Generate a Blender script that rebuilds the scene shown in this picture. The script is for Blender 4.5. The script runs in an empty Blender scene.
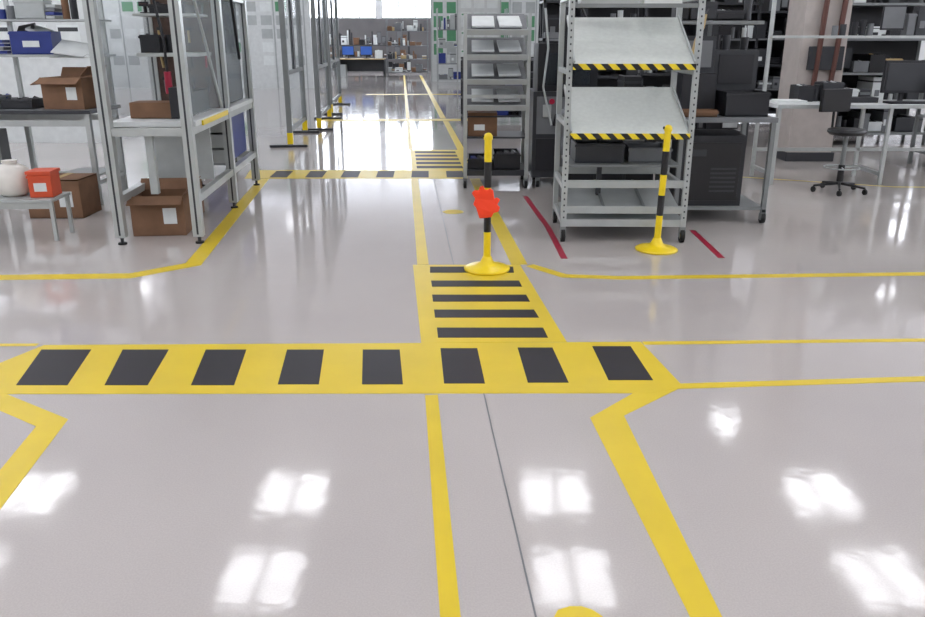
import bpy, math, random
from mathutils import Matrix, Vector
random.seed(7)
AR=math.atan(0.0726)      # aisle heading, radians to the left of +Y
AX=-0.0726

# ------------------------------------------------------------------ materials
def lin(c):
    return tuple(((x/255)/12.92 if x/255<=0.04045 else ((x/255+0.055)/1.055)**2.4) for x in c)+(1,)
MATS={}
def mat(name,rgb,rough=0.5,metal=0.0,emis=0,alpha=1.0,var=0.06,scale=8.0,trans=0.0,coat=0.0,bump=0.0):
    if name in MATS: return MATS[name]
    m=bpy.data.materials.new(name); m.use_nodes=True
    nt=m.node_tree; b=nt.nodes['Principled BSDF']
    c=lin(rgb)
    tc=nt.nodes.new('ShaderNodeTexCoord'); n=nt.nodes.new('ShaderNodeTexNoise')
    n.inputs['Scale'].default_value=scale; n.inputs['Detail'].default_value=4
    nt.links.new(tc.outputs['Object'],n.inputs['Vector'])
    r=nt.nodes.new('ShaderNodeValToRGB')
    r.color_ramp.elements[0].position=.3; r.color_ramp.elements[1].position=.7
    r.color_ramp.elements[0].color=tuple(x*(1-var) for x in c[:3])+(1,)
    r.color_ramp.elements[1].color=tuple(min(1,x*(1+var)) for x in c[:3])+(1,)
    nt.links.new(n.outputs['Fac'],r.inputs['Fac']); nt.links.new(r.outputs['Color'],b.inputs['Base Color'])
    b.inputs['Roughness'].default_value=rough; b.inputs['Metallic'].default_value=metal
    if coat: b.inputs['Coat Weight'].default_value=coat; b.inputs['Coat Roughness'].default_value=.08
    if emis:
        b.inputs['Emission Color'].default_value=c; b.inputs['Emission Strength'].default_value=emis
    if trans: b.inputs['Transmission Weight'].default_value=trans
    if alpha<1: b.inputs['Alpha'].default_value=alpha
    if bump:
        bp=nt.nodes.new('ShaderNodeBump'); bp.inputs['Strength'].default_value=bump
        nt.links.new(n.outputs['Fac'],bp.inputs['Height']); nt.links.new(bp.outputs['Normal'],b.inputs['Normal'])
    MATS[name]=m; return m

YEL=mat('yellow_floor_tape',(217,190,38),.36,var=.05,scale=3)
BLK=mat('black_floor_tape',(22,18,28),.48,var=.15,scale=5)
RED=mat('red_floor_tape',(160,22,54),.4)
YP=mat('yellow_paint',(236,206,20),.35); BP=mat('black_plastic',(20,20,23),.35)
ALU=mat('brushed_aluminium',(182,186,184),.35,.45); STEEL=mat('grey_painted_steel',(128,132,132),.4,.2)
LST=mat('light_steel',(172,177,176),.4,.15)
DARK=mat('dark_equipment',(30,31,36),.45); DG=mat('dark_grey_metal',(54,56,60),.45,.2)
MID=mat('mid_grey_plastic',(112,115,118),.5); WHT=mat('white_laminate',(212,216,215),.4)
PAPER=mat('paper_white',(224,229,228),.7); CARD=mat('cardboard',(124,92,68),.8,var=.12)
CARDI=mat('cardboard_inside',(62,46,36),.85); BLUE=mat('blue_plastic',(36,54,130),.4)  # darker cardboard copy carries the shade inside open boxes
ORG=mat('orange_plastic',(208,80,44),.45); NAT=mat('white_translucent_plastic',(220,216,208),.35)
GLS=mat('clear_panel',(200,212,216),.08,alpha=.18); TINT=mat('smoked_panel',(80,88,96),.1,alpha=.4)
WOOD=mat('beige_board',(184,160,112),.6); GRN=mat('green_label',(90,150,110),.6)
SCR=mat('screen_blue',(50,90,170),.3,emis=.35); RUB=mat('rubber',(20,20,20),.7)
BROWN=mat('copper_pipe',(98,62,54),.4,.2); PILL=mat('pillar_paint',(190,182,176),.6)
CLOTH=mat('orange_cloth',(255,70,34),.7,bump=.2); TRAY=mat('pale_tray',(200,205,200),.45,0,scale=30,var=.05)
PEG=mat('brown_pegboard',(84,66,58),.7,scale=20,var=.2)
WALLM=mat('wall_paint',(210,211,211),.7,scale=2); DWALL=mat('dark_wall_paint',(104,102,102),.7,scale=2)
CEIL=mat('ceiling_panel',(232,231,234),.8,scale=1)
SKYL=mat('skylight_diffuser',(250,250,255),.5,emis=8.8,var=.0)
WIN=mat('window_daylight',(240,246,255),.3,emis=10.0,var=.0)
WIN_ADDED=mat('window_daylight_side',(244,247,255),.3,emis=5.0,var=.0)  # glow for the added side panes, out of view

hz=bpy.data.materials.new('hazard_stripe_tape'); hz.use_nodes=True; nt=hz.node_tree; b=nt.nodes['Principled BSDF']
tc=nt.nodes.new('ShaderNodeTexCoord'); wv=nt.nodes.new('ShaderNodeTexWave'); wv.bands_direction='DIAGONAL'; wv.inputs['Scale'].default_value=5.5
rp=nt.nodes.new('ShaderNodeValToRGB'); rp.color_ramp.interpolation='CONSTANT'
rp.color_ramp.elements[0].color=lin((24,24,26)); rp.color_ramp.elements[1].color=lin((230,205,40)); rp.color_ramp.elements[1].position=.5
nt.links.new(tc.outputs['Object'],wv.inputs['Vector']); nt.links.new(wv.outputs['Fac'],rp.inputs['Fac']); nt.links.new(rp.outputs['Color'],b.inputs['Base Color'])
b.inputs['Roughness'].default_value=.45
HAZ=hz

fl=bpy.data.materials.new('polished_epoxy_floor'); fl.use_nodes=True; nt=fl.node_tree; b=nt.nodes['Principled BSDF']
tc=nt.nodes.new('ShaderNodeTexCoord')
n1=nt.nodes.new('ShaderNodeTexNoise'); n1.inputs['Scale'].default_value=.5; n1.inputs['Detail'].default_value=5
n2=nt.nodes.new('ShaderNodeTexNoise'); n2.inputs['Scale'].default_value=160; n2.inputs['Detail'].default_value=2
nt.links.new(tc.outputs['Object'],n1.inputs['Vector']); nt.links.new(tc.outputs['Object'],n2.inputs['Vector'])
r1=nt.nodes.new('ShaderNodeValToRGB'); r1.color_ramp.elements[0].position=.3; r1.color_ramp.elements[1].position=.7
r1.color_ramp.elements[0].color=lin((181,175,172)); r1.color_ramp.elements[1].color=lin((191,185,181))
r2=nt.nodes.new('ShaderNodeValToRGB'); r2.color_ramp.elements[0].position=.35; r2.color_ramp.elements[1].position=.65
r2.color_ramp.elements[0].color=(.92,.92,.92,1); r2.color_ramp.elements[1].color=(1,1,1,1)
mx=nt.nodes.new('ShaderNodeMix'); mx.data_type='RGBA'; mx.blend_type='MULTIPLY'; mx.inputs['Factor'].default_value=1
nt.links.new(n1.outputs['Fac'],r1.inputs['Fac']); nt.links.new(n2.outputs['Fac'],r2.inputs['Fac'])
nt.links.new(r1.outputs['Color'],mx.inputs['A']); nt.links.new(r2.outputs['Color'],mx.inputs['B']); nt.links.new(mx.outputs['Result'],b.inputs['Base Color'])
mr=nt.nodes.new('ShaderNodeMapRange'); mr.inputs['To Min'].default_value=.05; mr.inputs['To Max'].default_value=.10
nt.links.new(n1.outputs['Fac'],mr.inputs['Value']); nt.links.new(mr.outputs['Result'],b.inputs['Roughness'])
b.inputs['IOR'].default_value=1.6
n3=nt.nodes.new('ShaderNodeTexNoise'); n3.inputs['Scale'].default_value=9; n3.inputs['Detail'].default_value=3
nt.links.new(tc.outputs['Object'],n3.inputs['Vector'])
bp=nt.nodes.new('ShaderNodeBump'); bp.inputs['Strength'].default_value=.03; bp.inputs['Distance'].default_value=.02
nt.links.new(n3.outputs['Fac'],bp.inputs['Height']); nt.links.new(bp.outputs['Normal'],b.inputs['Normal'])
FLOOR=fl

# ------------------------------------------------------------------ mesh builder
class MB:
    def __init__(s): s.v=[];s.f=[];s.mi=[];s.ms=[];s.sm=[]
    def _m(s,m):
        if m not in s.ms: s.ms.append(m)
        return s.ms.index(m)
    def add(s,vs,fs,m,smooth=False):
        o=len(s.v); s.v+= [tuple(p) for p in vs]; i=s._m(m)
        for f in fs: s.f.append([k+o for k in f]); s.mi.append(i); s.sm.append(smooth)
    def box(s,x0,x1,y0,y1,z0,z1,m):
        vs=[(x,y,z) for z in(z0,z1) for y in (y0,y1) for x in (x0,x1)]
        s.add(vs,[(0,2,3,1),(4,5,7,6),(0,1,5,4),(2,6,7,3),(0,4,6,2),(1,3,7,5)],m)
    def obox(s,c,d,rot,m):
        R=Matrix.Rotation(rot[2],3,'Z')@Matrix.Rotation(rot[1],3,'Y')@Matrix.Rotation(rot[0],3,'X'); c=Vector(c)
        vs=[c+R@Vector((x*d[0]/2,y*d[1]/2,z*d[2]/2)) for z in(-1,1) for y in (-1,1) for x in (-1,1)]
        s.add(vs,[(0,2,3,1),(4,5,7,6),(0,1,5,4),(2,6,7,3),(0,4,6,2),(1,3,7,5)],m)
    def cyl(s,p,q,r,m,n=14,r2=None):
        p=Vector(p);q=Vector(q); r2=r if r2 is None else r2
        d=(q-p).normalized(); a=d.orthogonal().normalized(); b=d.cross(a)
        vs=[]
        for P,R in((p,r),(q,r2)):
            for i in range(n):
                t=2*math.pi*i/n; vs.append(P+a*R*math.cos(t)+b*R*math.sin(t))
        s.add(vs,[(i,(i+1)%n,n+(i+1)%n,n+i) for i in range(n)],m,True)
        s.add(vs,[tuple(range(n))[::-1],tuple(range(n,2*n))],m)
    def tube(s,pts,r,m,n=8):
        for i in range(len(pts)-1): s.cyl(pts[i],pts[i+1],r,m,n)
    def lathe(s,c,prof,m,n=28):
        vs=[];fs=[]
        for (r,z) in prof:
            for i in range(n):
                t=2*math.pi*i/n; vs.append((c[0]+r*math.cos(t),c[1]+r*math.sin(t),c[2]+z))
        for k in range(len(prof)-1):
            for i in range(n): fs.append((k*n+i,k*n+(i+1)%n,(k+1)*n+(i+1)%n,(k+1)*n+i))
        s.add(vs,fs,m,True)
    def prism(s,pts,z0,z1,m):
        n=len(pts)
        a=sum(pts[i][0]*pts[(i+1)%n][1]-pts[(i+1)%n][0]*pts[i][1] for i in range(n))
        if a<0: pts=pts[::-1]
        vs=[(x,y,z0) for x,y in pts]+[(x,y,z1) for x,y in pts]
        s.add(vs,[tuple(range(n))[::-1],tuple(range(n,2*n))]+[(i,(i+1)%n,n+(i+1)%n,n+i) for i in range(n)],m)
    def line(s,pts,w,z0,z1,m):
        P=[Vector(p) for p in pts]; L=[];R=[]
        for i,p in enumerate(P):
            d1=(P[i]-P[i-1]).normalized() if i>0 else None
            d2=(P[i+1]-P[i]).normalized() if i<len(P)-1 else None
            if d1 is None: t=d2;k=1
            elif d2 is None: t=d1;k=1
            else: t=(d1+d2).normalized(); k=1/max(.5,t.dot(d1))
            nrm=Vector((-t.y,t.x))*w/2*k; L.append(tuple(p+nrm));R.append(tuple(p-nrm))
        for i in range(len(P)-1): s.prism([L[i],L[i+1],R[i+1],R[i]],z0,z1,m)
    def caster(s,x,y,r=.05):
        s.box(x-.022,x+.022,y-.02,y+.02,r*1.6,r*2+.03,STEEL)
        s.box(x-.024,x-.018,y-.03,y+.03,r*.7,r*1.9,STEEL); s.box(x+.018,x+.024,y-.03,y+.03,r*.7,r*1.9,STEEL)
        s.cyl((x-.016,y,r),(x+.016,y,r),r,RUB,18); s.cyl((x-.018,y,r),(x+.018,y,r),r*.45,LST,12)
    def bin(s,x0,x1,y0,y1,z0,z1,m,t=.012,inner=None):
        s.box(x0,x1,y0,y1,z0,z0+t,m)
        s.box(x0,x0+t,y0,y1,z0,z1,m);s.box(x1-t,x1,y0,y1,z0,z1,m)
        s.box(x0+t,x1-t,y0,y0+t,z0,z1,m);s.box(x0+t,x1-t,y1-t,y1,z0,z1,m)
        s.box(x0-.008,x1+.008,y0-.008,y0+.002,z1-.03,z1-.01,m)
    def build(s,name,loc=(0,0,0),rz=0,bevel=0):
        me=bpy.data.meshes.new(name); me.from_pydata(s.v,[],s.f)
        for m in s.ms: me.materials.append(m)
        for p,i,k in zip(me.polygons,s.mi,s.sm): p.material_index=i; p.use_smooth=k
        me.update(); o=bpy.data.objects.new(name,me); bpy.context.scene.collection.objects.link(o)
        o.location=loc; o.rotation_euler=(0,0,rz)
        if bevel:
            bv=o.modifiers.new('bevel','BEVEL'); bv.width=bevel; bv.segments=2; bv.limit_method='ANGLE'; bv.angle_limit=math.radians(50)
        return o
def fill(b,x0,x1,y0,y1,z,hmax,pal,dens=.95,wmin=.09,wmax=.34):
    x=x0
    while x<x1-wmin:
        w=min(random.uniform(wmin,wmax),x1-x); h=random.uniform(.35,.98)*hmax; m=random.choice(pal)
        if random.random()<dens:
            yy0=y0+random.uniform(0,.08); k=random.random()
            if k<.35:
                b.bin(x,x+w-.015,yy0,y1,z,z+h*.75,m)
                for j in range(3): b.obox((x+w*.25*(j+1),yy0+.1+.05*j,z+h*.55),(w*.18,.12,h*.4),(.2,.2*j,.3),random.choice(pal))
            elif k<.5:
                b.box(x+.02,x+w-.02,yy0+.05,yy0+.08,z+.06,z+h,DARK); b.box(x+.03,x+w-.03,yy0+.045,yy0+.05,z+.08,z+h-.02,m)
                b.cyl((x+w/2,yy0+.1,z),(x+w/2,yy0+.1,z+h*.7),.015,DARK,8); b.box(x+w*.3,x+w*.7,yy0+.02,yy0+.16,z,z+.012,DARK)
            elif k<.7:
                for j in range(max(1,int(w/.09))): b.cyl((x+.045+.09*j,yy0+.1,z),(x+.045+.09*j,yy0+.1,z+h*random.uniform(.5,1)),.036,random.choice(pal),12)
            elif k<.8:
                for j in range(4): b.obox((x+w/2,yy0+.12,z+.02+.035*j),(w*.8,.22,.03),(0,0,random.uniform(-.2,.2)),random.choice(pal))
            else:
                b.box(x,x+w-.015,yy0,y1,z,z+h,m); b.box(x-.004,x+w-.011,yy0-.004,y1,z+h*.8,z+h*.86,DG)
                b.box(x+w*.2,x+w*.55,yy0-.005,yy0,z+h*.25,z+h*.5,random.choice([PAPER,MID,DG]))
        x+=w
def rack(name,loc,w,d,h,levels,pal,rz=0,frame=DG,back=True,hm=None,dens=.95):
    b=MB()
    for x in (0,w-.04):
        for y in (0,d-.04): b.box(x,x+.04,y,y+.04,0,h,frame)
    for i,z in enumerate(levels):
        b.box(.0,w,.0,d,z-.03,z,frame); b.box(.04,w-.04,-.006,0,z-.035,z-.005,MID if i%2 else frame)
        top=(levels[i+1] if i+1<len(levels) else h+.1)-z-.06
        if top>.1: fill(b,.06,w-.06,.05,d-.05,z,min(top,hm or 9),pal,dens)
    if back: b.box(.04,w-.04,d-.025,d-.01,.1,h,DARK)
    for x in (0.018,w-.022):
        b.cyl((x,.02,.2),(x,d-.02,h-.3),.008,frame,6)
    return b.build(name,loc,rz)

# ------------------------------------------------------------------ room
b=MB(); b.box(-13,15,-8,44,-.2,0,FLOOR)
b.build('floor')
b=MB()
jx=lambda y: .098+AX*(y-3.53)
b.line([(jx(-8),-8),(jx(44),44)],.006,.0004,.0012,MID)
for off in (-6.2,6.2): b.line([(jx(-8)+off,-8),(jx(44)+off,44)],.006,.0004,.0012,MID)
b.build('floor_expansion_joint')
b=MB(); b.box(-13,15,-8,44,6,6.2,CEIL); b.build('ceiling')
for side,x0,x1,xw,sg in (('left',-13.2,-13,-13.1,1),('right',15,15.2,15.1,-1)):
    b=MB(); b.box(x0,x1,-8,44,0,3.2,WALLM); b.box(x0,x1,-8,44,5.4,6,WALLM)
    ys=[-8,-3.5,1,5.5,10,14.5,19,23.5,28,32.5,37,41.5,44]
    for y in ys: b.box(x0,x1,max(-8,y-.2),min(44,y+.2),3.2,5.4,WALLM)
    b.build('wall_'+side)
    for i in range(12):  # unseen windows added along the side walls to brighten the background
        b=MB(); y0=ys[i]+.2; y1=ys[i+1]-.2
        b.box(xw-.01,xw+.01,y0,y1,3.2,5.4,WIN_ADDED)
        for k in range(1,4): yy=y0+(y1-y0)*k/4; b.box(xw-.03,xw+.03,yy-.03,yy+.03,3.2,5.4,ALU)
        b.box(xw-.05,xw+.05,y0,y1,4.28,4.34,ALU)
        b.build('window_%s_%d'%(side,i+1))
b=MB(); b.box(-13,15,-8.2,-8,0,6,WALLM); b.build('wall_front')
b=MB(); b.box(-13,15,44,44.2,0,2.55,DWALL); b.box(-13,15,44,44.2,5.4,6,WALLM)
xs=[-13,-10.2,-7.2,-4.3,-1.4,1.5,4.4,7.3,10.2,15]
for x in xs[1:-1]: b.box(x-.15,x+.15,44,44.2,2.55,5.4,WALLM)
b.build('wall_back')
for i in range(9):
    b=MB(); x0=xs[i]+(.15 if i else 0); x1=xs[i+1]-(.15 if i<8 else 0)
    b.box(x0,x1,44.1,44.12,2.55,5.4,WIN)
    for k in range(4):
        xx=x0+(x1-x0)*k/3; b.box(xx-.04,xx+.04,44.03,44.1,2.55,5.4,ALU)
    b.box(x0,x1,44.03,44.1,3.95,4.02,ALU); b.box(x0,x1,44.0,44.1,2.55,2.62,ALU)
    b.build('window_back_%d'%(i+1))
def skylight(x,y,w=1.2,d=1.3):
    b=MB(); b.box(-w/2,w/2,-d/2,d/2,-.03,-.01,SKYL)
    for s in(-1,1):
        b.box(s*w/2-.04,s*w/2+.04,-d/2-.04,d/2+.04,-.07,0,WHT); b.box(-w/2,w/2,s*d/2-.04,s*d/2+.04,-.07,0,WHT)
    b.box(-.04,.04,-d/2,d/2,-.06,-.02,WHT)
    for t in (-.17,.17): b.box(-w/2,w/2,t*d-.03,t*d+.03,-.06,-.02,WHT)
    b.build('skylight',(x,y,5.99))
for x in (-7.5,-2.95,1.62,6.2,10.8):
    for y in (12.25,9.95,5.6,2.6,-.4,-3.4,-6.2): skylight(x,y)  # nearer and rear rows are unseen, added to light the hall
skylight(5.6,14.9,.9,1.2); skylight(5.0,21,.5,1.2)
for x in (-10.5,13.2):
    for y in (24.2,30,36): skylight(x,y)
for x in (-7.0,9.5): skylight(x,34)

# ------------------------------------------------------------------ floor markings
Z1=.002;Z2=.0032
b=MB()
b.prism([(-2.34,3.50),(-2.50,3.62),(-2.30,4.12),(0.99,4.17),(1.07,3.56),(.9,3.49),(-2.2,3.48)],0.0002,Z1,YEL)
for q in ([(-2.28,4.05),(-2.01,4.05),(-1.92,3.58),(-2.17,3.58)],[(-1.84,4.05),(-1.59,4.05),(-1.53,3.58),(-1.74,3.58)],
 [(-1.39,4.05),(-1.17,4.05),(-1.11,3.58),(-1.32,3.58)],[(-.95,4.05),(-.75,4.05),(-.70,3.59),(-.90,3.59)],
 [(-.54,4.05),(-.34,4.05),(-.29,3.59),(-.49,3.59)],[(-.12,4.07),(.08,4.07),(.11,3.60),(-.09,3.60)],
 [(.30,4.08),(.49,4.08),(.52,3.61),(.32,3.61)],[(.71,4.10),(.92,4.10),(.94,3.64),(.72,3.64)]):
    b.prism(q,Z1,Z2,BLK)
b.build('hazard_crossing_marking')
b=MB()
b.prism([(-.369,5.77),(.428,5.77),(.579,4.172),(-.228,4.152)],.0002,Z1,YEL)
for q in ([(-.24,5.715),(.373,5.715),(.37,5.556),(-.234,5.556)],[(-.219,5.356),(.393,5.356),(.404,5.213),(-.207,5.213)],
 [(-.20,5.033),(.418,5.033),(.432,4.886),(-.189,4.886)],[(-.177,4.726),(.444,4.726),(.462,4.575),(-.166,4.575)],
 [(-.149,4.398),(.469,4.398),(.482,4.233),(-.138,4.233)]): b.prism(q,Z1,Z2,BLK)
b.build('ladder_crossing_marking')
b=MB()
b.prism([(-2.72,10.3),(.05,10.3),(.06,9.65),(-2.62,9.65)],.0002,Z1,YEL)
for i in range(6):
    x=-2.36+.43*i; b.prism([(x,10.22),(x+.21,10.22),(x+.23,9.73),(x+.02,9.73)],Z1,Z2,BLK)
b.build('hazard_crossing_marking')
b=MB()
b.prism([(-.79,12.26),(.02,12.26),(.12,10.31),(-.65,10.31)],.0002,Z1,YEL)
for i in range(5):
    y=10.45+.36*i; x0=-.58+AX*(y-10.3); b.prism([(x0,y),(x0+.6,y),(x0+.6+AX*.2,y+.2),(x0+AX*.2,y+.2)],Z1,Z2,BLK)
b.build('ladder_crossing_marking')
b=MB()
def al(x,y): return x+AX*y
for (c,w,y0,y1) in ((.105,.06,-2,3.47),(.125,.085,5.78,9.64),(.105,.07,12.27,16.65),(.105,.08,17.3,38),(.845,.12,5.78,9.64),(.87,.11,12.27,16.7),(.85,.12,17.3,38)):
    b.line([(al(c,y0),y0),(al(c,y1),y1)],w,.0002,Z1-.0003,YEL)
b.line([(-2.9,16.9),(.3,17.0)],.45,.0002,Z1,YEL); b.line([(-2.9,24.9),(0,25)],.35,.0002,Z1,YEL)
b.build('aisle_line_marking')
b=MB()
b.line([(-12,5.0),(-3.26,5.44),(-2.36,5.48),(-2.01,5.79),(-2.385,9.63)],.125,.0002,Z1,YEL)
b.line([(-12,4.05),(-2.34,4.125)],.035,.0002,Z1,YEL)
b.line([(-2.27,3.48),(-1.80,3.18),(-1.715,2.5),(-1.35,-2)],.115,.0002,Z1-.0004,YEL)
b.build('bay_line_marking')
b=MB()
b.line([(.50,5.76),(.72,5.48),(1.11,5.43),(3.3,5.53),(14,5.95)],.08,.0002,Z1,YEL)
b.line([(1.0,4.15),(2.6,4.2),(14,4.6)],.045,.0002,Z1-.0002,YEL)
b.line([(1.04,3.57),(2.3,3.66),(14,4.4)],.06,.0002,Z1-.0002,YEL)
b.prism([(1.06,3.56),(.722,3.25),(.757,1.933),(.85,-2),(.75,-2),(.664,1.93),(.567,3.23),(.84,3.52)],.0002,Z1-.0004,YEL)
b.line([(3.1,9.9),(4.9,9.08),(9,8.9)],.03,.0002,Z1,YEL)
for (x,y,r) in ((-.09,7.7,.1),(.335,1.90,.08)):
    b.prism([(x+r*math.cos(t*.4488)*(1+.1*math.sin(3*t)),y+r*math.sin(t*.4488)) for t in range(14)],.0002,Z1,YEL)
b.build('bay_line_marking')
b=MB(); b.line([(.67,8.5),(.765,7.0),(.78,5.95)],.05,.0002,Z1,RED); b.line([(2.02,6.9),(1.99,5.97)],.05,.0002,Z1,RED)
b.build('red_line_marking')

# ------------------------------------------------------------------ stanchions
def stanchion(loc,tilt=0):
    b=MB()
    b.lathe((0,0,0),[(0,0),(.165,0),(.168,.012),(.15,.022),(.09,.035),(.05,.055),(.036,.085),(.03,.1),(0,.1)],YP,32)
    segs=[(.08,.28,YP),(.28,.44,BP),(.44,.6,YP),(.6,.78,BP),(.78,.93,YP)]
    for z0,z1,m in segs: b.cyl((0,0,z0),(0,0,z1),.026,m,18)
    b.lathe((0,0,.93),[(.03,0),(.032,.012),(.03,.03),(.018,.045),(0,.05)],YP,18)
    b.cyl((-.04,0,.955),(.0,0,.955),.01,BP,8)
    o=b.build('barrier_post',loc); o.rotation_euler=(0,tilt,0); return o
stanchion((.178,5.64,.0035)); stanchion((1.545,6.22,0),.02)
b=MB()
out=[(-.045,.0),(.04,.01),(.055,.04),(.09,.05),(.1,.08),(.08,.1),(.1,.135),(.075,.15),(.06,.14),(.05,.2),(.025,.215),(.012,.2),(-.008,.205),(-.02,.235),(-.045,.225),(-.05,.2),(-.085,.2),(-.1,.18),(-.075,.14),(-.09,.1),(-.07,.08)]
vs=[(x,-.03-.004*math.sin(30*z),.39+z) for x,z in out]; n=len(vs)
vs2=[(x,-.052-.004*math.sin(30*z),.39+z) for x,z in out]
b.add(vs+vs2,[tuple(range(n))[::-1],tuple(range(n,2*n))]+[(i,(i+1)%n,n+(i+1)%n,n+i) for i in range(n)],CLOTH)
b.build('orange_work_glove',(.165,5.638,0),bevel=.006)

# ------------------------------------------------------------------ left enclosure
b=MB(); W=.62;D=2.75;H=2.6;p=.04
for x in (-W,0):
    for y in (0,1.45,D):
        b.box(x-p,x+p,y-p,y+p,.06,H,ALU); b.cyl((x,y,.01),(x,y,.06),.014,DG,8); b.cyl((x,y,0),(x,y,.014),.035,RUB,14)
        b.box(x-.008,x+.008,y-p-.002,y-p+.002,.08,H,DG)
for z in (.36,.9,H-.04,1.98):
    for x in (-W,0): b.box(x-.03,x+.03,p,D-p,z-.03,z+.03,ALU)
    b.box(-W+p,-p,D-.03,D+.03,z-.03,z+.03,ALU)
b.box(-W+p,-p,-.03,.03,.87,.93,ALU); b.box(-W+p,-p,-.03,.03,2.5,2.56,ALU)
b.box(-W-.02,.04,.1,D-.05,.93,.97,WHT); b.box(.04,.055,.3,1.3,.92,.96,YP)
b.box(-.006,.0,p,1.4,1.0,1.95,GLS); b.box(-.006,0,1.5,D-p,1.0,1.95,GLS); b.box(-W,-W+.006,p,1.4,1.0,1.95,GLS)
b.box(-W+.05,-.06,D-.05,D-.04,1,2.5,DG)
b.box(-W+.04,-.04,1.42,1.45,.97,2.5,PEG)
for i in range(4):
    for j in range(6):
        if random.random()<.8:
            xx=-W+.1+i*.13; zz=1.12+j*.22; m=random.choice([DARK,MID,RED,DG,WOOD,LST])
            b.cyl((xx,1.405,zz),(xx+random.uniform(-.02,.02),1.405,zz+.11),.011,m,8); b.box(xx-.025,xx+.025,1.395,1.415,zz+.11,zz+.135,DG)
b.box(-W+.05,-.05,1.5,D-.1,.975,1.45,DG); b.box(-W+.1,-.1,1.49,1.5,1.02,1.4,MID)
b.box(-W+.05,-.05,.8,1.3,1.45,1.48,ALU); fill(b,-W+.06,-.06,.9,1.25,1.48,.3,[DG,MID,BROWN,DARK,PAPER])
b.box(-W+.05,-.05,.8,1.3,1.78,1.8,ALU); fill(b,-W+.06,-.06,.85,1.25,1.8,.25,[DG,CARD,BROWN,DARK])
fill(b,-W+.06,-.06,.7,1.3,.975,.4,[CARD,DARK,DG,MID,BROWN])
b.box(-W+.08,-.2,.35,.6,.975,1.1,CARD); b.box(-.2,-.08,.3,.6,.975,1.22,DARK)
b.tube([(-.3,.6,2.5),(-.32,.6,1.9),(-.28,.62,1.6),(-.3,.7,1.3)],.012,DARK)
b.cyl((-.3,.7,1.15),(-.3,.7,1.33),.03,RED,12)
b.tube([(-.03,.1,2.5),(.01,.5,2.0),(-.01,.9,1.6),(0.02,1.2,1.0)],.013,LST); b.tube([(.03,1.6,2.5),(.05,1.9,2.0),(.03,2.2,1.4)],.016,DARK)
for i in range(3):
    b.box(-W+.1,-.08,1.6,2.5,.42+.15*i,.55+.15*i,LST); b.box(-W+.25,-.25,1.585,1.6,.47+.15*i,.49+.15*i,DG)
b.box(-.36,-.3,.05,.11,.4,.9,LST); b.box(-W+.04,-.04,.9,.92,.38,.86,LST)
b.box(-.07,-.05,1.6,2.6,.42,.86,BLUE); b.tube([(-.1,2.0,2.5),(-.08,1.6,1.7),(-.12,1.5,1.2)],.014,BLUE)
b.build('aluminium_workstation_frame',(-2.165,6.45,0),AR,.003)

def carton(name,loc,w,d,h,rz,openf=True,bev=.003):
    b=MB(); b.bin(-w/2,w/2,-d/2,d/2,0,h,CARD,.008); b.box(-w/2+.01,w/2-.01,-d/2+.01,d/2-.01,.01,h*.75,CARDI)  # inner block has the carton's inside shade put into its colour
    f=.4*d
    if openf:
        b.obox((0,-d/2-f*.35,h-.08*d),(w,f*.8,.006),(.5,0,0),CARD); b.obox((0,d/2+f*.2,h+f*.25),(w,f*.8,.006),(1.0,0,0),CARD)
        b.obox((-w/2-w*.13,0,h-.04),(w*.3,d,.006),(0,-.5,0),CARD); b.obox((w/2+w*.1,0,h+.06),(w*.3,d,.006),(0,-.8,0),CARD)
    else: b.box(-w/2,w/2,-d/2,d/2,h-.01,h,CARD); b.box(-.03,.03,-d/2-.002,d/2,h,h+.002,WOOD)
    b.box(w*.1,w*.35,-d/2-.003,-d/2,h*.3,h*.7,PAPER)
    return b.build(name,loc,rz)
carton('cardboard_box',(-2.6,6.88,0),.44,.36,.34,.1)
carton('cardboard_box',(-2.7,7.5,0),.42,.4,.34,.1,False)

# left workbench
b=MB(); 
b.box(-3.1,0,0,.75,.9,.935,MID); b.box(-3.1,0,-.005,0,.9,.935,DG)
for x in (-3.05,-1.0,-.05):
    for y in (.05,.7): b.box(x-.025,x+.025,y-.025,y+.025,0,.9,ALU)
    b.box(x-.02,x+.02,.67,.71,.93,2.3,ALU); b.box(x-.02,x+.02,.05,.7,.2,.24,ALU)
for y in (.05,.7): b.box(-3.05,-.05,y-.02,y+.02,.78,.84,ALU)
b.box(-3.05,-.05,.68,.72,.2,.24,ALU)
b.box(-3.1,0,.4,.8,1.42,1.445,LST); b.box(-3.1,0,.45,.8,1.76,1.78,LST)
fill(b,-3.0,-1.0,.48,.75,1.445,.28,[BLUE,MID,BLUE,DG,LST]); fill(b,-3.0,-.1,.5,.75,1.78,.3,[MID,BLUE,DARK,PAPER,LST,CARD])
b.obox((-.28,.5,1.5),(.36,.34,.012),(.35,.15,.1),PAPER); b.obox((-.3,.52,1.47),(.36,.34,.012),(.3,0,-.1),LST)
fill(b,-3.0,-.5,.1,.4,.935,.24,[DARK,DG,DARK,BLUE,MID])
b.box(-2.0,-1.2,.1,.65,.25,.7,MID); b.box(-1.9,-1.3,.09,.1,.45,.5,DG)
b.box(-.5,-.1,.05,.68,.26,.28,LST)
b.build('assembly_workbench',(-3.62,8.0,0),0,.002)
b=MB(); b.bin(-.2,.2,-.13,.13,0,.22,BLUE); b.box(-.17,.1,-.1,.08,.02,.2,DARK); b.obox((.05,0,.23),(.2,.2,.02),(.2,.3,0),PAPER); b.obox((-.08,.02,.24),(.16,.18,.05),(.3,-.2,.2),DARK)
b.box(-.08,.08,-.143,-.137,.07,.13,PAPER)
b.build('blue_parts_bin',(-4.33,8.6,1.446),.08)
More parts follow.
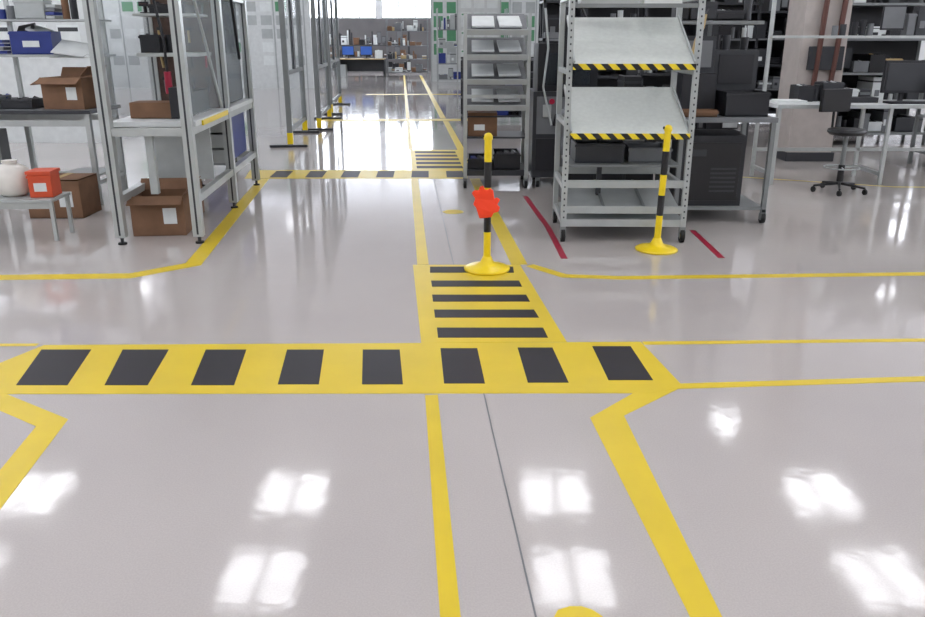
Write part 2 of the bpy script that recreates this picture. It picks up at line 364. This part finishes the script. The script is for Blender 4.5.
carton('cardboard_box',(-3.9,8.3,.936),.42,.36,.3,-.1)
# low stand
b=MB(); b.box(-.75,0,0,.36,.325,.35,LST)
for x in (-.73,-.02):
    for y in (.03,.33): b.box(x-.015,x+.015,y-.015,y+.015,0,.325,ALU)
b.box(-.73,-.02,.02,.04,.27,.325,ALU)
b.build('low_side_stand',(-3.36,6.5,0),.03,.002)
b=MB(); b.lathe((0,0,0),[(0,0),(.09,0),(.13,.03),(.15,.09),(.15,.16),(.13,.22),(.08,.255),(.055,.26),(.055,.275),(0,.275)],NAT,28)
b.cyl((0,0,.27),(0,0,.29),.06,NAT,20); b.build('white_plastic_jug',(-3.76,6.7,.352))
b=MB(); b.bin(-.09,.09,-.1,.1,0,.19,ORG,.008); b.box(-.1,.1,-.11,.11,.19,.215,ORG); b.box(-.05,.05,-.103,-.1,.05,.12,WHT); b.build('orange_storage_box',(-3.485,6.68,.352),.1,.004)
carton('cardboard_box',(-3.8,7.6,0),.5,.4,.36,.0,False)

# glass partitions along the aisle
for (y0,y1,x0) in ((12.6,14.6,-2.66),(15.0,17.2,-2.62),(18.2,21,-2.9)):
    b=MB(); L=y1-y0
    for y in (0,L):
        b.box(-.04,.04,y-.04,y+.04,0.03,2.9,STEEL); b.box(-.32,.25,y-.04,y+.04,0,.035,DG); b.box(-.042,.042,y-.042,y+.042,.05,.22,YP)
    for z in (.25,1.1,2.86): b.box(-.025,.025,.04,L-.04,z-.03,z+.03,STEEL)
    b.box(-.004,.004,.04,L-.04,.28,1.07,GLS); b.box(-.004,.004,.04,L-.04,1.13,2.83,GLS)
    b.box(-.02,.02,L*.45,L*.55,1.13,2.83,DG)
    b.build('glass_partition',(x0,y0,0),AR)
b=MB(); b.box(0,7.2,0,.08,0,3.6,WHT)
for i in range(8): b.box(i*1.0-.02,i*1.0+.02,-.01,0,0,3.6,LST)
for i in range(14):
    for j in range(7):
        if random.random()<.8: b.box(.08+i*.5,.08+i*.5+.36,-.008,0,.75+j*.42,.75+j*.42+.3,random.choice([PAPER,PAPER,PAPER,PAPER,LST,LST,GRN]))
b.build('notice_partition',(-12.2,28,0))
b=MB(); b.box(0,3.8,0,.06,0,2.6,WHT)
for i in range(7):
    b.box(.1+i*.5,.45+i*.5,-.006,0,1.3,1.8,PAPER); b.box(.12+i*.5,.43+i*.5,-.009,-.006,1.7,1.76,DG); b.box(.1+i*.5,.45+i*.5,-.006,0,1.9,2.3,PAPER)
b.build('notice_partition',(-9.4,13.2,0))
b=MB(); b.box(0,.75,0,.5,.1,2.5,STEEL); b.box(.05,.7,-.01,0,.9,2.4,TINT); b.box(.05,.7,-.015,0,.15,.85,BLUE)
for z in (1.2,1.6,2): b.box(.05,.7,-.02,0,z,z+.02,LST)
for x in(.05,.7): b.cyl((x,.1,0),(x,.1,.1),.03,DG)
b.build('control_cabinet',(-3.55,10.0,0),AR)
# end of the aisle
b=MB(); b.box(0,2.2,0,.8,.72,.76,WOOD); b.box(0,.05,0,.8,0,.72,DG); b.box(2.15,2.2,0,.8,0,.72,DG); b.box(0,2.2,.7,.75,.2,.72,DG)
for x in (.6,1.4):
    b.box(x-.26,x+.26,.3,.34,.9,1.28,DARK); b.box(x-.24,x+.24,.29,.3,.92,1.26,SCR); b.cyl((x,.34,.76),(x,.34,1),.03,DARK); b.box(x-.12,x+.12,.25,.45,.76,.775,DARK)
b.box(.1,.5,.1,.5,0,.5,LST); b.box(1.8,2.1,.1,.4,.76,1.1,PAPER)
b.build('computer_desk',(-5.6,36.5,0))
rack('storage_shelf',(-3.3,36.5,0),1.8,.6,2.4,[.2,.75,1.3,1.9],[MID,CARD,DG,PAPER,WOOD,LST],frame=MID,back=False)
rack('storage_shelf',(-6.8,41,0),4.2,.6,2.0,[.2,.75,1.3],[MID,DARK,DG,PAPER,CARD],frame=DG,back=False)
rack('storage_shelf',(-.9,30,0),2.5,.6,2.6,[.2,.75,1.3,1.9],[MID,BLUE,LST,PAPER],AR,frame=LST,back=False)
b=MB(); b.box(0,5,0,.08,0,3.4,WHT)
for i in range(5): b.box(i-.02,i+.02,-.01,0,0,3.4,LST)
for i in range(9):
    for j in range(4): b.box(.1+.5*i,.45+.5*i,-.012,0,1.0+.5*j,1.4+.5*j,random.choice([PAPER,GRN,LST]))
b.build('notice_partition',(-1.2,32.5,0))
b=MB(); b.box(0,.95,0,.05,.95,2.7,WHT); b.box(-.03,0,-.01,.06,0,2.75,ALU); b.box(.95,.98,-.01,.06,0,2.75,ALU); b.box(0,.95,-.01,.06,2.7,2.75,ALU)
for x in (-.015,.965): b.box(x-.03,x+.03,-.25,.3,0,.04,ALU)
for i in range(3):
    for j in range(4): b.box(.06+i*.3,.3+i*.3,-.006,0,1.05+j*.4,1.36+j*.4,PAPER); b.box(.08+i*.3,.28+i*.3,-.009,-.006,1.3+j*.4,1.33+j*.4,GRN)
b.build('notice_board',(-.1,19.5,0))
rack('storage_shelf',(.0,16.2,0),1.6,.5,1.25,[.15,.5,.85,1.22],[BLUE,DG,MID,DARK],AR,hm=.25)

# ------------------------------------------------------------------ document trolley
b=MB(); w=.68;d=.6
for x in (0,w):
    for y in (0,d): b.box(x-.02,x+.02,y-.02,y+.02,.1,1.85,ALU); b.caster(x,y,.045)
b.box(0,w,0,d,.14,.2,DG); b.box(0,w,-.01,.01,.98,1.02,ALU)
for z in (.98,1.25,1.5,1.75):
    b.obox((w/2,d/2-.05,z),(w-.04,d+.05,.015),(.32,0,0),MID); b.obox((w/2,-.12,z-.09),(w-.04,.015,.06),(.32,0,0),LST)
    for i in range(2): b.obox((w*.28+i*w*.42,d/2-.1,z+.02),(.24,.34,.02),(.32,0,.05*i),PAPER)
b.box(0,w,0,d,.55,.57,DG)
fill(b,.03,w-.03,.03,d-.05,.2,.3,[DARK,DG,BLUE]); fill(b,.03,w-.03,.03,d-.05,.57,.26,[DARK,CARD,DG,MID])
b.build('document_trolley',(.03,9.0,0),0,.002)
b=MB(); b.box(0,.75,0,.7,.12,1.05,DG); b.box(.04,.7,-.012,0,.2,.55,DARK); b.box(.04,.7,-.012,0,.6,1.0,MID)
b.box(.05,.7,.1,.7,1.05,1.55,DARK); b.box(.12,.62,.09,.1,1.12,1.45,TINT); b.box(.3,.38,-.05,.03,1.0,2.4,DARK); b.box(.1,.5,-.02,.1,1.6,1.66,MID)
for x in (.08,.67):
    for y in (.08,.6): b.caster(x,y,.04)
b.tube([(.5,.2,1.55),(.55,.1,1.8),(.4,.1,2.1),(.2,.2,2.3)],.015,DARK); b.cyl((.2,-.02,.95),(.2,-.04,.95),.03,RED)
b.tube([(.1,-.02,1.9),(.14,-.05,1.5),(.1,-.03,1.1),(.2,-.05,.7)],.012,LST)
for i in range(5): b.obox((.15+.12*i,-.03,.85-.1*(i%3)),(.09,.03,.13),(0,.2*i,0),[LST,DARK,PAPER,MID,DARK][i])
b.build('test_machine',(.77,9.0,0),0,.004)
b=MB(); b.box(0,.86,0,.5,.08,.9,DG); b.box(-.02,.88,-.02,.52,.9,.93,MID)
for i in range(3): b.box(.03+.28*i,.28+.28*i,-.012,0,.14,.84,DARK); b.box(.06+.28*i,.1+.28*i,-.022,-.012,.4,.55,LST)
for x in (.1,.76):
    for y in (.1,.4): b.box(x-.03,x+.03,y-.03,y+.03,0,.08,DARK)
fill(b,.02,.84,.05,.45,.93,.35,[DARK,DG,MID,DARK])
b.build('tool_cabinet',(.98,7.75,0),0,.003)
rack('storage_rack',(1.0,10.6,0),1.3,.6,2.5,[.2,.7,1.15,1.6,2.05],[DARK,DG,MID,DG,PAPER],0)

# ------------------------------------------------------------------ main gravity-feed cart
b=MB(); w=.98; d=.72; hz_=1.9
for x in (0,w):
    for y in (0,d): b.box(x-.022,x+.022,y-.022,y+.022,.13,hz_,LST); b.caster(x,y,.055)
    for k in range(34): b.box(x-.006,x+.006,-.024,-.02,.2+k*.05,.215+k*.05,DG)
    for z in (.16,.45,.95,1.35,hz_): b.box(x-.018,x+.018,0,d,z-.02,z+.02,LST)
for z,m in ((.16,LST),(.48,LST)): b.box(.02,w-.02,-.015,.015,z-.03,z+.03,m); b.box(.02,w-.02,d-.015,d+.015,z-.03,z+.03,m)
b.box(.02,w-.02,d-.015,d+.015,1.85,1.89,STEEL); b.box(.02,w-.02,-.0,.03,1.82,1.85,STEEL)
b.box(.02,w-.02,.02,d-.02,.17,.185,LST)
b.obox((w/2,.32,.33),(w-.06,.6,.012),(.2,0,0),LST); b.box(.02,w-.02,-.02,0,.24,.3,LST)
for x in (.33,.66): b.obox((x,.32,.345),(.02,.6,.02),(.2,0,0),STEEL)
b.box(.3,.34,.3,.34,.3,.9,DG)
def tray(y0,z0,y1,z1):
    L=math.hypot(y1-y0,z1-z0); a=math.atan2(z1-z0,y1-y0)
    b.obox((w/2,(y0+y1)/2,(z0+z1)/2),(w-.06,L,.012),(a,0,0),TRAY)
    for x in (.03,w-.03): b.obox((x,(y0+y1)/2,(z0+z1)/2+.012),(.012,L,.03),(a,0,0),LST)
    b.box(.02,w-.02,y0-.012,y0,z0-.04,z0+.005,HAZ)
    b.box(.02,w-.02,y0,y0+.02,z0-.04,z0-.02,STEEL)
tray(-.06,1.41,.62,1.76); tray(-.06,.885,.62,1.2)
for i in range(4): b.box(.1+.2*i,.27+.2*i,.25,.55,.95-.16,.95-.04,[DARK,DG,MID,DARK][i]) 
b.box(.03,w-.03,.1,d-.05,.6,.62,STEEL); b.bin(.1,.5,.2,.6,.62,.78,DG); b.bin(.55,.9,.25,.6,.62,.74,MID)
b.tube([(.1,.05,hz_),(.15,.05,1.99),(.4,.1,2.03),(.7,.1,2.0),(.8,.1,1.93),(.95,.05,hz_)],.014,LST)
b.box(.1,.55,.25,.5,1.86,1.95,LST); b.box(.6,.9,.3,.55,1.86,1.93,PAPER)
b.build('flow_rack_cart',(.83,6.5,0),-.02,.002)

# ------------------------------------------------------------------ equipment trolley right of cart
b=MB(); w=.8;d=.75
for x in (0,w):
    for y in (0,d): b.box(x-.02,x+.02,y-.02,y+.02,.1,.9,STEEL); b.caster(x,y,.05)
b.box(-.02,w+.03,-.03,d+.03,.9,.94,MID); b.box(0,w,0,d,.12,.15,STEEL)
b.box(.03,.6,.05,.6,.15,.78,DARK); b.box(.07,.56,.04,.05,.2,.72,BP); b.box(.1,.25,.035,.04,.6,.66,DG)
for k in range(6): b.box(.3,.53,.036,.04,.28+k*.04,.295+k*.04,DG)
b.bin(.03,.32,.06,.2,.94,1.0,CARD); b.bin(.4,.78,.1,.5,.94,1.15,DARK); b.box(.05,.36,.3,.6,.94,1.3,DARK)
fill(b,.42,.76,.12,.4,.96,.22,[DARK,MID,DG,PAPER])
b.box(.38,.78,.5,.7,.94,1.5,DG); b.box(.42,.74,.49,.5,1.2,1.46,DARK); b.box(.0,.35,.4,.7,1.3,1.62,DG); b.box(.03,.32,.39,.4,1.35,1.58,MID)
fill(b,.38,.78,.5,.7,1.5,.2,[DARK,DG,MID]); fill(b,.0,.78,.5,.7,1.76,.3,[DARK,DG,MID,PAPER])
b.box(.36,.39,.7,.73,.94,2.0,STEEL); b.box(-.02,.8,.5,.73,1.72,1.75,STEEL)
b.tube([(.2,.3,1.8),(.19,.3,1.7),(.14,.3,1.58),(.12,.3,1.45)],.018,WOOD); b.cyl((.11,.3,1.38),(.12,.3,1.5),.03,WOOD); b.tube([(.2,.3,1.8),(.36,.7,1.9)],.006,DARK)
b.build('equipment_trolley',(1.93,7.2,0),0,.002)

# pillar with pipes
b=MB(); b.box(-.3,.3,-.3,.3,0,6,PILL); b.box(-.33,.33,-.33,.33,0,.12,DG)
b.cyl((-.1,-.36,.9),(.02,-.36,4.5),.035,BROWN); b.cyl((.12,-.36,.9),(.3,-.36,4.5),.035,BROWN); b.box(-.2,.25,-.37,-.3,1.2,1.5,DG)
b.build('pillar',(4.75,11.4,0),0,.01)

# right desk
b=MB(); b.box(0,2.3,0,.8,.86,.9,WHT); b.box(0,2.3,-.005,0,.86,.9,LST)
for x in (.05,1.3,2.25):
    for y in (.08,.72): b.box(x-.02,x+.02,y-.02,y+.02,0,.86,ALU)
    b.box(x-.02,x+.02,.08,.72,.1,.14,ALU)
b.box(.05,2.25,.7,.74,.3,.34,ALU)
b.box(.9,1.25,.3,.6,.9,.96,DARK); b.box(1.35,1.85,.45,.5,1.0,1.36,DARK); b.box(1.38,1.82,.44,.45,1.03,1.33,DG); b.cyl((1.6,.5,.9),(1.6,.5,1.1),.03,DARK)
b.box(1.3,1.8,.1,.3,.9,.925,DARK); b.box(.1,.4,.2,.5,.9,.93,PAPER); b.box(1.95,2.2,.2,.6,.9,1.2,DG)
for x in (.1,2.2): b.box(x-.02,x+.02,.74,.78,.9,2.2,ALU)
b.box(.1,2.2,.6,.8,1.6,1.63,ALU); fill(b,.8,2.1,.62,.8,1.63,.35,[MID,DARK,PAPER,DG])
fill(b,.4,1.3,.45,.75,.9,.3,[DARK,MID,PAPER,DG])
b.build('white_work_desk',(3.5,9.15,0),0,.002)
# stool
b=MB()
for k in range(5):
    a=k*2*math.pi/5+.3; p=(math.cos(a)*.27,math.sin(a)*.27,.07); b.cyl((0,0,.1),p,.016,BP,8,.012); b.cyl((p[0]-.01,p[1],.03),(p[0]+.012,p[1],.03),.03,RUB,12); b.cyl((p[0],p[1],.03),p,.008,BP,6)
b.cyl((0,0,.08),(0,0,.62),.025,STEEL); b.cyl((0,0,.12),(0,0,.3),.035,BP)
b.lathe((0,0,.62),[(0,0),(.17,0),(.2,.03),(.19,.06),(0,.07)],BP,24)
for k in range(24):
    a=2*math.pi*k/24; a2=2*math.pi*(k+1)/24; b.cyl((.18*math.cos(a),.18*math.sin(a),.27),(.18*math.cos(a2),.18*math.sin(a2),.27),.009,LST,6)
for k in range(3): a=k*2.09; b.cyl((0,0,.27),(.18*math.cos(a),.18*math.sin(a),.27),.007,LST,6)
b.tube([(0,.15,.62),(0,.24,.67),(0,.25,.9)],.014,BP); b.box(-.18,.18,.22,.27,.84,1.08,BP)
b.build('swivel_work_chair',(4.12,8.76,0),.25,.008)

# racks in the right background
P=[DARK,DG,DARK,DG,MID,BP,PAPER,MID]
rack('storage_rack',(2.5,12.6,0),1.9,.7,2.7,[.2,.65,1.1,1.6,2.1],P)
rack('storage_rack',(5.2,12.8,0),2.1,.7,2.8,[.2,.65,1.1,1.6,2.1],P+[WOOD],frame=STEEL)
rack('storage_rack',(7.5,12.6,0),2.2,.7,2.8,[.2,.65,1.1,1.6,2.1],P,frame=STEEL)
rack('storage_rack',(9.9,13.0,0),2.2,.7,2.8,[.2,.65,1.1,1.6,2.1],P)
rack('storage_rack',(6.0,10.3,0),1.6,.6,2.4,[.2,.65,1.1,1.5,1.9],P+[RED],hm=.35,back=False,frame=STEEL)
rack('storage_rack',(2.5,16.6,0),6,.7,2.8,[.2,.65,1.1,1.6,2.1],P)

# ------------------------------------------------------------------ world, camera
w=bpy.data.worlds.new('hall_world'); bpy.context.scene.world=w; w.use_nodes=True
w.node_tree.nodes['Background'].inputs[0].default_value=(.7,.75,.8,1); w.node_tree.nodes['Background'].inputs[1].default_value=.8
bpy.context.scene.view_settings.view_transform='Standard'
cam=bpy.data.cameras.new('camera'); co=bpy.data.objects.new('camera',cam); bpy.context.scene.collection.objects.link(co)
co.location=(0,0,1.6); co.rotation_euler=(math.radians(90-18.6),0,0); cam.sensor_width=36; cam.lens=803/925*36; cam.clip_end=200
bpy.context.scene.camera=co
